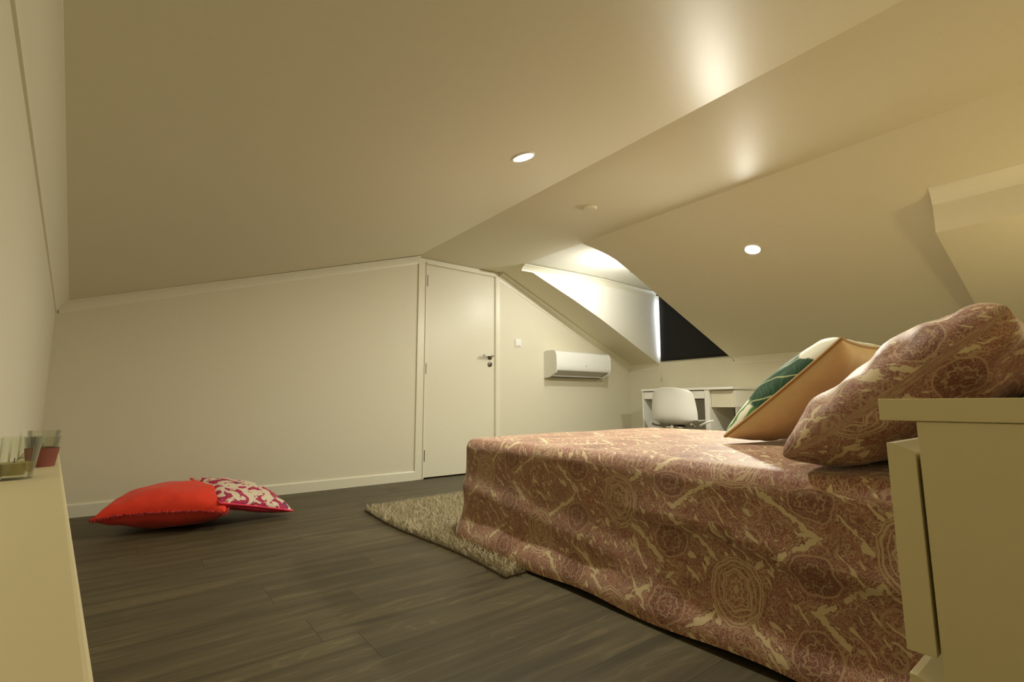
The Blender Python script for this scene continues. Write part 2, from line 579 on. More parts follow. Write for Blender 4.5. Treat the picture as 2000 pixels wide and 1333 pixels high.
# dormer cheeks
def cheek(name, edge, s):
    v = []
    n = len(edge)
    for x, y in edge:
        v += [(x, y-s*.002, zr(x)+.0003), (x, y-s*.002, ZC+.02)]
    for x, y in edge:
        v += [(x, y+s*.1, zr(x)+.0005), (x, y+s*.1, ZC+.02)]
    f = []
    for k in range(n-1):
        a = 2*k
        f += [(a, a+2, a+3, a+1), (2*n+a, 2*n+a+1, 2*n+a+3, 2*n+a+2), (a, 2*n+a, 2*n+a+2, a+2), (a+1, a+3, 2*n+a+3, 2*n+a+1)]
    f += [(0, 1, 2*n+1, 2*n), (2*n-2, 4*n-2, 4*n-1, 2*n-1)]
    o = mesh(name, v, f, m_dormer_lit)
    auto(o, 25)
    return struct(o)
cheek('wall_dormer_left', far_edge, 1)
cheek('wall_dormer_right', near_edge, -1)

# boxed-out bulkhead under the right slope, near end
BX, BY = 3.462, .612
def zbk(x): return 1.621 - .345*(x-BX)
b = BM()
b.prism([(BX, YN, zr(BX)+.01), (BX, YN, zbk(BX)), (XR+.1, YN, zbk(XR+.1)), (XR+.1, YN, zr(XR+.1)+.01)], (0, BY-YN, 0))
struct(b.build('ceiling_bulkhead', m_ceil))

# ------------------------------------------------------------------ cornices and baseboards
def cove(name, pts, wdirs, cdirs, size=.07, mat=m_trim):
    """pts: points on the wall-ceiling line; wdirs: unit vectors down the wall; cdirs: unit vectors out along the ceiling"""
    prof = [(0, 0), (1, 0), (1, .10), (.86, .13), (.62, .24), (.40, .42), (.22, .66), (.12, .86), (.10, 1.0), (0, 1.0)]
    vs, fs = [], []
    n = len(prof)
    for p, wd, cd in zip(pts, wdirs, cdirs):
        for a, q in prof:
            vs.append(tuple(Vector(p)+Vector(cd)*a*size+Vector(wd)*q*size))
    for j in range(len(pts)-1):
        for k in range(n):
            k2 = (k+1) % n
            fs.append((j*n+k, j*n+k2, (j+1)*n+k2, (j+1)*n+k))
    fs.append(tuple(range(n))[::-1])
    fs.append(tuple((len(pts)-1)*n+k for k in range(n)))
    o = mesh(name, vs, fs, mat)
    auto(o, 30)
    return struct(o)
def perp(axis):
    """downward unit vector in the back wall plane, perpendicular to a slope line"""
    a = Vector(axis).normalized()
    d = Vector((a.z, 0, -a.x))
    return d if d.z < 0 else -d
xl = xw(YB)
dL = perp((1, 0, SL)); dR = perp((1, 0, -SR))
cove('trim_1', [(xl, YB, zl(xl)), (CX1+.02, YB, ZC)], [dL]*2, [(0, -1, 0)]*2, .062)
cove('trim_2', [(DR+.075, YB, ZC-.008), (XR, YB, zr(XR))], [dR]*2, [(0, -1, 0)]*2, .07)
wn = Vector((1, .0775, 0)).normalized()
pts = [(xw(y), y, zl(xw(y))) for y in (YB, YN)]
cdir = Vector((wn.x, wn.y, SL*wn.x)).normalized()
cove('trim_3', pts, [(0, 0, -1)]*2, [cdir]*2, .058)
rdir = Vector((-1, 0, SR)).normalized()
cove('trim_4', [(XR, YN, zr(XR)), (XR, 2.64, zr(XR))], [(0, 0, -1)]*2, [rdir]*2, .055)
cove('trim_5', [(XR, 3.605, zr(XR)), (XR, YB, zr(XR))], [(0, 0, -1)]*2, [rdir]*2, .055)
ce = [(x, y, ZC-.02*(x-CX2)/2.2) for x, y in far_edge]
cove('trim_6', ce, [(0, 0, -1)]*5, [(0, -1, 0)]*5, .058)
cove('trim_7', [(BX, YN, zr(BX)), (BX, BY, zr(BX))], [(0, 0, -1)]*2, [rdir]*2, .062)

def skirting(name, p0, p1, n, h=.082, t=.014):
    p0, p1, n = Vector(p0), Vector(p1), Vector(n)
    prof = [(0, 0), (t, 0), (t, h-.010), (t*.75, h-.003), (t*.4, h), (0, h)]
    vs = [tuple(p+n*a+Vector((0, 0, z))) for p in (p0, p1) for a, z in prof]
    k = len(prof)
    fs = [(i, (i+1) % k, k+(i+1) % k, k+i) for i in range(k)] + [tuple(range(k))[::-1], tuple(range(k, 2*k))]
    return struct(mesh(name, vs, fs, m_trim))
skirting('baseboard_back', (xl, YB, 0), (DL-.084, YB, 0), (0, -1, 0))
skirting('baseboard_back_right', (DR+.075, YB, 0), (XR, YB, 0), (0, -1, 0))
skirting('baseboard_right', (XR, YB, 0), (XR, YN, 0), (-1, 0, 0))
skirting('baseboard_left', (xw(2.74), 2.74, 0), (xw(YB), YB, 0), tuple(wn))

# ------------------------------------------------------------------ door
b = BM()
d = .035
b.box((DL-.085, YB-.012, 0), (DL-.004, YB+.002, ZC-.002))
b.box((DR+.004, YB-.012, 0), (DR+.072, YB+.002, ZC-.002))
b.box((DL-.004, YB-.012, DH+.012), (DR+.004, YB+.002, ZC-.002))
b.box((DL-.012, YB-.02, 0), (DL-.001, YB+.07, DH+.018))
b.box((DR+.012, YB-.02, 0), (DR+.026, YB+.09, DH+.018))
b.box((DL-.012, YB-.02, DH+.009), (DR+.026, YB+.09, DH+.022))
dr_ = struct(b.build('door_1', m_trim))
bevel(dr_, .002)
slab = bevel(BM().box((DL+.002, YB-.008, .013), (DR-.002, YB+.03, DH)).build('door_slab', m_door, dr_), .002)
BM().box((DR-.002, YB+.03, 0), (DR+.012, YB+.09, DH+.006)).build('rebate', m_greyp, dr_)
BM().box((DL, YB+.026, DH+.0006), (DR, YB+.034, DH+.010)).build('door_gap_shade', m_dark, dr_)  # dark strip standing in for the shade in the gap
BM().box((DL, YB+.095, 0), (DR, YB+.10, DH)).build('door_backing', m_dark, dr_)
for z0, z1 in ((1.789, 1.900), (.955, 1.056), (.157, .258)):
    b = BM()
    b.lathe([(.006, z0), (.006, z1)], (DL, YB-.013, 0), seg=14)
    b.box((DL-.001, YB-.0095, z0), (DL+.013, YB-.0075, z1))
    b.build('hinge', m_steel, dr_, 40)
hx = 2.838
b = BM().lathe([(.026, 0), (.026, .007), (.022, .010), (0, .010)], (hx, YB-.008, 1.150), (0, -1, 0))
rose = b.build('handle_rose', m_steel, dr_, 40)
b = BM().lathe([(.009, 0), (.009, .042)], (hx, YB-.016, 1.158), (0, -1, 0), 16)
b.tube([(hx+.012, YB-.056, 1.160), (hx, YB-.058, 1.160), (hx-.03, YB-.060, 1.161), (hx-.115, YB-.058, 1.162), (hx-.122, YB-.056, 1.162)], [.008, .0095, .0095, .009, .006], 12)
b.build('door_handle', m_chrome, rose, 50)
b = BM().lathe([(.026, 0), (.026, .007), (.022, .010), (0, .010)], (hx, YB-.008, 1.078), (0, -1, 0))
esc = b.build('keyhole_plate', m_steel, dr_, 40)
BM().box((hx-.003, YB-.0195, 1.068), (hx+.004, YB-.018, 1.090)).build('keyhole', m_dark, esc)

# ------------------------------------------------------------------ dormer window
b = BM()
fx0, fx1 = XR+.055, XR+.095
for a, c in (((WY0, WZ0), (WY1, WZ0+.05)), ((WY0, WZ1-.05), (WY1, WZ1)), ((WY0, WZ0), (WY0+.05, WZ1)), ((WY1-.004, WZ0), (WY1, WZ1)), ((3.13, WZ0), (3.17, WZ1))):
    b.box((fx0, a[0], a[1]), (fx1, c[0], c[1]))
win = struct(b.build('window_1', m_plastic))
BM().box((XR+.072, WY0+.02, WZ0+.02), (XR+.078, WY1-.003, WZ1-.02)).build('pane', m_glass, win)
struct(BM().box((XR-.004, WY0-.03, WZ0-.012), (XR+.06, WY1, WZ0)).build('trim_8', m_trim))

# blind
bl = empty('roller_blind', (XR-.03, 3.12, 1.187), 'dark charcoal roller blind pulled down over the dormer window', 'blind')
vs, fs = [], []
ny, nz = 12, 30
for i in range(nz+1):
    z = 1.192 + (2.012-1.192)*i/nz
    for j in range(ny+1):
        t = j/ny
        yl = 3.556 + .006*math.cos(math.pi*i/nz)
        y = 2.668+(yl-2.668)*t
        vs.append((XR-.020+.003*math.sin(i*.21)*t, y, z))
for i in range(nz):
    for j in range(ny):
        a = i*(ny+1)+j
        fs.append((a, a+1, a+ny+2, a+ny+1))
o = mesh('blind_fabric', vs, fs, m_blind, smooth=True)
o.modifiers.new('thickness', 'SOLIDIFY').thickness = .0012
under(o, bl)
o = BM().box((XR-.026, 2.668, 1.182), (XR-.016, 3.560, 1.196)).build('bottom_bar', m_blind)
under(bevel(o, .002), bl)
o = BM().tube([(XR-.034, 2.668, 2.012), (XR-.034, 3.575, 2.012)], .014, 16).build('roller_tube', m_blind, None, 40)
under(o, bl)
yc = 3.562
o = BM().tube([(XR-.05, yc, 2.01), (XR-.045, yc, 1.5), (XR-.040, yc-.003, 1.05), (XR-.037, yc-.006, .99)], .0016, 6).build('pull_cord', m_plastic, None, 60)
under(o, bl)
o = BM().lathe([(.002, .045), (.006, .035), (.007, .004), (.004, 0)], (XR-.037, yc-.006, .945), seg=14).build('cord_weight', m_greyp, None, 40)
under(o, bl)

# ------------------------------------------------------------------ lights
def downlight(loc, n, label, power, col, group='recessed ceiling downlights'):
    n = Vector(n).normalized()
    e = empty('recessed_downlight', loc, label, 'ceiling light', group)
    L = Vector(loc)
    r = .047
    ring = BM().lathe([(r, 0), (r, .004), (r+.003, .006), (r+.010, .004), (r+.012, 0)], L, n, 40)
    ring.f = ring.f[:-2]
    under(ring.build('light_rim', m_plastic, None, 40), e)
    under(BM().lathe([(r, .0005), (r, .003), (0, .0035)], L, n, 40).build('light_diffuser', m_glow), e)
    ld = bpy.data.lights.new('lamp', 'AREA')
    ld.shape = 'DISK'
    ld.size = r*2
    ld.energy = power
    ld.color = col
    lo = bpy.data.objects.new('lamp', ld)
    COL.objects.link(lo)
    q = (-n).to_track_quat('Z', 'Y')
    lo.matrix_world = Matrix.LocRotScale(L+n*.0045, q, (1, 1, 1))
    lo.parent = e
    lo.matrix_parent_inverse = e.matrix_world.inverted()
    return e
nl = (SL, 0, -1)
nr = (-SR, 0, -1)
downlight((1.403, 1.724, zl(1.403)), nl, 'round recessed downlight glowing in the left ceiling slope, above the bed foot', DOWNLIGHT_W*.50, DOWNLIGHT_COL)
downlight((3.531, 1.653, zr(3.531)), nr, 'round recessed downlight glowing in the right ceiling slope, beside the dormer', DOWNLIGHT_W*1.25, DOWNLIGHT_COL)

downlight((1.403, -.06, zl(1.403)), nl, 'round recessed downlight in the left ceiling slope, straight above the bed head', WARM_DOWNLIGHT_W, WARM_COL)

def bedside_lamp(x, y, z0):
    e = empty('bedside_lamp', (x, y, z0), 'small warm table lamp on the far bedside cabinet', 'lamp')
    under(BM().lathe([(.06, 0), (.06, .012), (.02, .02), (.030, .07), (.022, .12), (.008, .14), (.008, .20), (0, .20)], (x, y, z0), (0, 0, 1), 28).build('lamp_base', m_chrome, None, 40), e)
    under(BM().lathe([(.004, .19), (.03, .20), (.044, .235), (.03, .27), (.004, .28)], (x, y, z0), (0, 0, 1), 20).build('bulb', m_bulb, None, 60), e)
    ld = bpy.data.lights.new('lamp', 'POINT')
    ld.energy = LAMP_W
    ld.color = LAMP_COL
    ld.shadow_soft_size = .05
    lo = bpy.data.objects.new('lamp', ld)
    COL.objects.link(lo)
    lo.location = (x, y, z0+.235)
    lo.parent = e
    lo.matrix_parent_inverse = e.matrix_world.inverted()
bedside_lamp(3.24, -.16, .6905)

# spotlight on the dormer's near cheek, unseen, added to brighten the dormer
def fill_light():
    p = Vector((3.55, 2.785, 1.905))
    n = Vector((-.06, .99, .10)).normalized()
    e = empty('added_fill_light', p, 'added unseen small white spotlight on the near cheek just inside the dormer', 'fill_light')
    under(BM().tube([(3.55, 2.69, 1.905), (3.55, 2.71, 1.905), p-n*.035], .007, 10).build('fill_bracket', m_plastic, None, 40), e)
    under(BM().lathe([(.012, -.045), (.022, -.04), (.024, 0), (.021, 0), (.019, -.01), (0, -.01)], p, n, 24).build('fill_housing', m_plastic, None, 40), e)
    ld = bpy.data.lights.new('lamp', 'AREA')
    ld.shape = 'DISK'
    ld.size = .038
    ld.energy = FILL_W
    ld.color = (1, .98, .90)
    lo = bpy.data.objects.new('lamp', ld)
    COL.objects.link(lo)
    lo.matrix_world = Matrix.LocRotScale(p+n*.002, (-n).to_track_quat('Z', 'Y'), (1, 1, 1))
    lo.parent = e
    lo.matrix_parent_inverse = e.matrix_world.inverted()
fill_light()

# blank ceiling cover
o = BM().lathe([(.048, 0), (.048, .006), (.040, .014), (0, .016)], (2.448, 2.258, ZC), (0, 0, -1), 36).build('smoke_detector', m_ceil, None, 40)
tag(o, 'small round white smoke detector cap on the flat ceiling band', 'smoke detector')

# light switch
sw = empty('light_switch', (3.211, YB, 1.326), 'white square light switch plate between the door and the air conditioner', 'light switch')
under(bevel(BM().box((3.168, YB-.009, 1.283), (3.254, YB, 1.369)).build('switch_plate', m_plastic), .002), sw)
under(bevel(BM().box((3.178, YB-.014, 1.300), (3.244, YB-.009, 1.360)).build('switch_rocker', m_plastic), .0015), sw)
under(BM().box((3.178, YB-.0105, 1.290), (3.244, YB-.009, 1.296)).build('switch_gap', m_greyp), sw)

# ------------------------------------------------------------------ air conditioner
ac = empty('air_conditioner', (4.03, YB, .962), 'white wall mounted split air conditioner on the back wall right of the door', 'air conditioner')
ax0, ax1 = 3.585, 4.470
prof = [(0, .975), (0, 1.25), (-.03, 1.262), (-.155, 1.262), (-.192, 1.245), (-.206, 1.20), (-.210, 1.10), (-.206, 1.05), (-.198, 1.038), (-.13, 1.022), (-.10, .975)]
o = BM().prism([(ax0+.01, YB+a, z) for a, z in prof], (ax1-ax0-.02, 0, 0)).build('body', m_plastic)
auto(o, 30)
under(o, ac)
endp = [(0, .962), (0, 1.252), (-.03, 1.265), (-.155, 1.265), (-.194, 1.247), (-.209, 1.20), (-.212, 1.10), (-.208, 1.045), (-.185, 1.010), (-.12, .978), (-.06, .962)]
for a, c in ((ax0, ax0+.022), (ax1-.022, ax1)):
    o = BM().prism([(a, YB+u, z) for u, z in endp], (c-a, 0, 0)).build('end_cap', m_plastic)
    auto(o, 30)
    under(bevel(o, .003), ac)
o = BM().prism([(ax0+.03, YB-.199, 1.034), (ax0+.03, YB-.195, 1.030), (ax0+.03, YB-.100, .984), (ax0+.03, YB-.104, .988)], (ax1-ax0-.10, 0, 0)).build('air_louver', m_greyp)
under(o, ac)
o = BM().prism([(ax0+.03, YB-.10, .980), (ax0+.03, YB-.10, .975), (ax0+.03, YB-.085, .966), (ax0+.03, YB-.085, .976)], (ax1-ax0-.10, 0, 0)).build('vent_slot', m_dark)
under(o, ac)
o = BM().prism([(ax1-.068, YB-.2, 1.036), (ax1-.068, YB-.10, .986), (ax1-.063, YB-.10, .986), (ax1-.063, YB-.2, 1.036)], (0, -.003, -.004)).build('louver_seam', m_dark)
under(o, ac)
o = BM().box((4.03, YB-.2125, 1.092), (4.062, YB-.208, 1.102)).build('emblem', m_greyp)
under(o, ac)
# ------------------------------------------------------------------ desk
X0 = 4.57
dk = empty('desk', (4.82, 2.93, 0), 'white writing desk with drawers against the right wall under the dormer window', 'desk')
ZD = .822
def part(bm, name, mat, parent, bv=.002, sm=None):
    o = bm.build(name, mat, None, sm)
    if bv:
        bevel(o, bv)
    return under(o, parent)
part(BM().box((X0-.01, 2.42, ZD-.012), (XR-.02, 3.50, ZD+.012)), 'desk_top', m_desk, dk)
part(BM().box((X0, 3.475, 0), (XR-.02, 3.495, ZD-.012)), 'side_panel', m_desk, dk)
part(BM().box((X0, 2.675, 0), (XR-.02, 2.725, ZD-.012)), 'side_panel', m_desk, dk)
part(BM().box((X0+.006, 2.73, .722), (X0+.022, 3.47, ZD-.020)), 'drawer', m_desk, dk)
part(BM().box((X0+.022, 2.73, .728), (XR-.04, 3.47, ZD-.030)), 'drawer_tray', m_desk, dk)
part(BM().box((XR-.045, 2.73, .30), (XR-.03, 3.47, .715)), 'back_panel', m_greyp, dk)
part(BM().box((X0+.05, 2.43, .640), (XR-.02, 2.672, ZD-.016)), 'side_cabinet', m_desk, dk)
part(BM().box((X0+.035, 2.432, .634), (X0+.050, 2.670, ZD-.024)), 'cabinet_drawer', m_desk_shade, dk)
part(BM().box((X0+.06, 2.425, 0), (XR-.02, 2.440, .64)), 'side_panel', m_greyp, dk)

# ------------------------------------------------------------------ desk chair
ch = empty('desk_chair', (4.30, 2.98, 0), 'white moulded shell desk chair tucked in front of the desk', 'chair')
def shell():
    # profile from seat front (under the desk) to the top of the back; x towards the room is smaller
    path = [(4.72, .455), (4.66, .462), (4.58, .452), (4.50, .447), (4.42, .450), (4.36, .470), (4.325, .515), (4.315, .58), (4.312, .66), (4.306, .74), (4.296, .81), (4.288, .835)]
    half = [.20, .235, .25, .255, .262, .262, .266, .272, .262, .25, .238, .215]
    n = 24
    vs, fs = [], []
    for k, ((x, z), h) in enumerate(zip(path, half)):
        kk = k/(len(path)-1)
        for j in range(n+1):
            t = -1+2*j/n
            y = 2.975 + h*t
            e = abs(t)**2.6
            if kk < .45:
                xx, zz = x, z + .05*e*(1 if k > 1 else .4)
            else:
                xx, zz = x + .085*e, z - (.012*e if k < len(path)-2 else .035*e)
            if k == 5:
                xx, zz = x+.035*e, z+.045*e
            vs.append((xx, y, zz))
    for k in range(len(path)-1):
        for j in range(n):
            a = k*(n+1)+j
            fs.append((a, a+1, a+n+2, a+n+1))
    o = mesh('seat_shell', vs, fs, m_plastic, smooth=True)
    md = o.modifiers.new('subd', 'SUBSURF')
    md.levels = md.render_levels = 2
    md = o.modifiers.new('thickness', 'SOLIDIFY')
    md.thickness = .009
    return o
under(shell(), ch)
b = BM()
b.tube([(4.36, 2.975, .435), (4.45, 2.975, .43), (4.60, 2.975, .43)], .018, 12)
b.box((4.40, 2.88, .425), (4.60, 3.07, .437))
part(b, 'seat_plate', m_chrome, ch, 0, 40)
part(BM().tube([(4.34, 2.74, .470), (4.40, 2.74, .445), (4.50, 2.80, .432)], .011, 10), 'seat_bracket', m_chrome, ch, 0, 50)
part(BM().tube([(4.34, 3.21, .470), (4.40, 3.21, .445), (4.50, 3.15, .432)], .011, 10), 'seat_bracket', m_chrome, ch, 0, 50)
part(BM().tube([(4.47, 2.72, .452), (4.44, 2.66, .475), (4.44, 2.60, .500), (4.46, 2.575, .505)], [.014, .012, .010, .007], 10), 'adjusting_lever', m_plastic, ch, 0, 50)
part(BM().lathe([(.025, .11), (.025, .25), (.018, .25), (.018, .43)], (4.50, 2.975, 0), seg=20), 'gas_column', m_chrome, ch, 0, 40)
for k in range(5):
    a = k*2*math.pi/5+.3
    c_, s_ = math.cos(a), math.sin(a)
    part(BM().tube([(4.50+.02*c_, 2.975+.02*s_, .12), (4.50+.26*c_, 2.975+.26*s_, .075)], [.02, .013], 10), 'base_arm', m_plastic, ch, 0, 50)
    part(BM().lathe([(.024, -.02), (.027, 0), (.024, .02)], (4.50+.27*c_, 2.975+.27*s_, .028), (-s_, c_, 0), 18), 'caster', m_black, ch, 0, 50)

# ------------------------------------------------------------------ shallow cabinet along the left wall
def xfront(y): return .038-.1015*y
b = BM()
ys = (YN+.002, 2.73)
lc = empty('low_cabinet', (-.1, 1.2, 0), 'long shallow white cabinet running along the left wall, carrying the glass candle holders', 'cabinet')
o = BM().prism([(xfront(ys[0]), ys[0], .475), (xfront(ys[1]), ys[1], .475), (xw(ys[1])+.002, ys[1], .475), (xw(ys[0])+.002, ys[0], .475)], (0, 0, .025)).build('cabinet_top', m_lac)
under(bevel(o, .006, 3), lc)
o = BM().prism([(xfront(ys[0])-.012, ys[0], 0), (xfront(ys[1])-.012, ys[1]-.01, 0), (xw(ys[1])+.002, ys[1]-.01, 0), (xw(ys[0])+.002, ys[0], 0)], (0, 0, .4745)).build('cabinet_body', m_lac)
under(o, lc)

# candle glasses on it
def jar(x, y, s, wax, label, band=None):
    z0 = .5
    e = empty('candle_glass', (x, y, z0), label, 'candle holder', 'glass candle holders on the low cabinet')
    R0, R1, H = .036*s, .050*s, .105*s
    prof = [(0, 0), (R0, 0), (R1, H), (R1-.003, H), (R0-.001, .010), (0, .010)]
    o = BM().lathe(prof, (x, y, z0), (0, 0, 1), 36).build('glass_cup', m_cup, None, 40)
    under(o, e)
    hw = .040*s
    rr = lambda h: R0-.004+(R1-R0)*h/H
    o = BM().lathe([(0, .012), (rr(.012), .012), (rr(hw), hw), (0, hw)], (x, y, z0), (0, 0, 1), 32).build('wax', wax, None, 40)
    under(o, e)
    o = BM().lathe([(.0012, hw), (.0010, hw+.012)], (x, y, z0), (0, 0, 1), 8).build('wick', m_black, None, 40)
    under(o, e)
    if band:
        o = BM().lathe([(R0+.0006, .0), (R0+(R1-R0)*.62+.0006, H*.62), (R0+(R1-R0)*.62+.0016, H*.62), (R0+.0016, .0)], (x, y, z0), (0, 0, 1), 36)
        o.f = o.f[:-2]
        under(o.build('paper_band', band, None, 40), e)
    return e
m_waxg = paint('olive_wax', (.42, .36, .14), .5, .4, 60)
m_waxr = paint('red_wax', (.26, .10, .07), .5, .4, 60)
m_band = paint('red_paper', (.24, .08, .055), .7, .3, 60)
jar(-.235, 1.76, 1.0, m_waxg, 'clear flared glass candle holder with pale olive wax, nearest on the low cabinet')
jar(-.218, 2.06, .85, m_waxr, 'clear glass candle holder with a red band, middle one on the low cabinet', m_band)
jar(-.255, 2.42, .9, m_waxr, 'clear glass candle holder with red wax, farthest along the low cabinet', None)

# ------------------------------------------------------------------ bedside cabinet
def bedside(nx0, nx1, label):
    ns = empty('bedside_cabinet', ((nx0+nx1)/2, 0, 0), label, 'bedside cabinet', 'bedside cabinets')
    part(BM().box((nx0-.003, YN+.005, .661), (nx1, .2205, .690)), 'cabinet_top', m_lac, ns, .0015)
    part(BM().box((nx0, YN+.005, 0), (nx1, .1825, .6605)), 'cabinet_body', m_lac, ns, .0015)
    for z0, z1 in ((.373, .632), (.082, .346)):
        b = BM()
        b.prism([(nx0, .1865, z0), (nx0, .2165, z0), (nx0, .2165, z1), (nx0, .2085, z1-.0005), (nx0, .1865, z1-.010)], (nx1-nx0, 0, 0))
        part(b, 'drawer_front', m_lac, ns, .0012)
        part(BM().box((nx0+.02, .1825, z0+.02), (nx1-.02, .1866, z1-.03)), 'drawer_spacer', m_dark, ns, 0)
bedside(.80, 1.265, 'cream white bedside cabinet with two drawers beside the bed, close on the right')
bedside(2.99, 3.44, 'cream white bedside cabinet hidden beyond the bed, under the ceiling bulkhead')

# ------------------------------------------------------------------ rug
RX0, RX1, RY0, RY1 = 1.198, 2.75, 1.60, 3.13
rug = empty('shag_rug', ((RX0+RX1)/2, (RY0+RY1)/2, 0), 'beige shag rug on the floor at the foot of the bed', 'rug')
def rug_corner(u, v):
    x = RX0+(RX1-RX0)*u
    y = RY0+(RY1-RY0)*v
    y += .06*u*v           # slightly skewed on the floor
    x += .018*math.sin(v*7)*(1-u)
    return x, y
vs = []
nu = 16
for z in (0.001, .008):
    for i in range(nu+1):
        for j in range(nu+1):
            x, y = rug_corner(i/nu, j/nu)
            vs.append((x, y, z))
K = (nu+1)**2
fs = []
for i in range(nu):
    for j in range(nu):
        a = i*(nu+1)+j
        fs += [(a, a+1, a+nu+2, a+nu+1), (K+a, K+a+nu+1, K+a+nu+2, K+a+1)]
rim = [(i, 0) for i in range(nu)] + [(nu, j) for j in range(nu)] + [(nu-i, nu) for i in range(nu)] + [(0, nu-j) for j in range(nu)]
ids = [i*(nu+1)+j for i, j in rim]
for k in range(len(ids)):
    a, c = ids[k], ids[(k+1) % len(ids)]
    fs.append((a, c, K+c, K+a))
under(mesh('rug_backing', vs, fs, m_rugback), rug)
rng = np.random.default_rng(4)
vs, fs, uvs = [], [], []
def strand(x, y, h, lean, az, wd, bend):
    i = len(vs)
    cx, sx = math.cos(az), math.sin(az)
    px, py = -sx, cx
    for k, t in enumerate((0, .35, .7, 1)):
        off = lean*h*t**1.5
        z = .007+h*t*(1-.25*bend*t)
        ww = wd*(1-.55*t)
        q = az+bend*t
        X_ = x+math.cos(q)*off
        Y_ = y+math.sin(q)*off
        vs.append((X_-px*ww, Y_-py*ww, z))
        vs.append((X_+px*ww, Y_+py*ww, z))
    for k in range(3):
        a = i+2*k
        fs.append((a, a+1, a+3, a+2))
for _ in range(52000):
    u, v = rng.random(), rng.random()
    if u > .62 and rng.random() < .6:
        continue
    x, y = rug_corner(u, v)
    if x > 1.62 and y < 2.05:
        continue
    edge = min(u*(RX1-RX0), v*(RY1-RY0), (1-v)*(RY1-RY0))
    az = rng.random()*6.283
    if edge < .03:
        if u < .03: az = math.pi+rng.normal()*.8
        elif v < .03: az = -math.pi/2+rng.normal()*.8
    strand(x, y, .020+.014*rng.random(), .35+.9*rng.random(), az, .0011+.0007*rng.random(), rng.normal()*.7)
me = bpy.data.meshes.new('rug_pile')
me.from_pydata(vs, [], fs)
o = link('rug_pile', me, m_shag)
t = m_shag.node_tree
o['kind'] = 'stuff'
under(o, rug)
# vary yarn colour by position
uvl = me.uv_layers.new(name='UVMap')
co = np.array(vs)[:, :2]*6
li = np.zeros(len(me.loops), dtype=int)
me.loops.foreach_get('vertex_index', li)
uvl.data.foreach_set('uv', co[li].ravel())

# ------------------------------------------------------------------ bed
BX0, BX1, BY0, BY1 = 1.36, 2.90, -.22, 2.20
bed = empty('bed', ((BX0+BX1)/2, 1.0, 0), 'double bed wholly covered by the rose paisley bedspread', 'bed')
o = bevel(BM().box((BX0+.02, BY0+.01, .27), (BX1-.02, BY1-.03, .485)).build('mattress', m_mattress), .05, 5)
under(o, bed)
under(bevel(BM().box((BX0+.03, BY0+.01, .10), (BX1-.03, BY1-.04, .265)).build('bed_base', m_desk), .01), bed)
for x in (BX0+.12, BX1-.12):
    for y in (BY0+.12, BY1-.14):
        under(BM().box((x-.03, y-.03, 0), (x+.03, y+.03, .10)).build('leg', m_desk), bed)

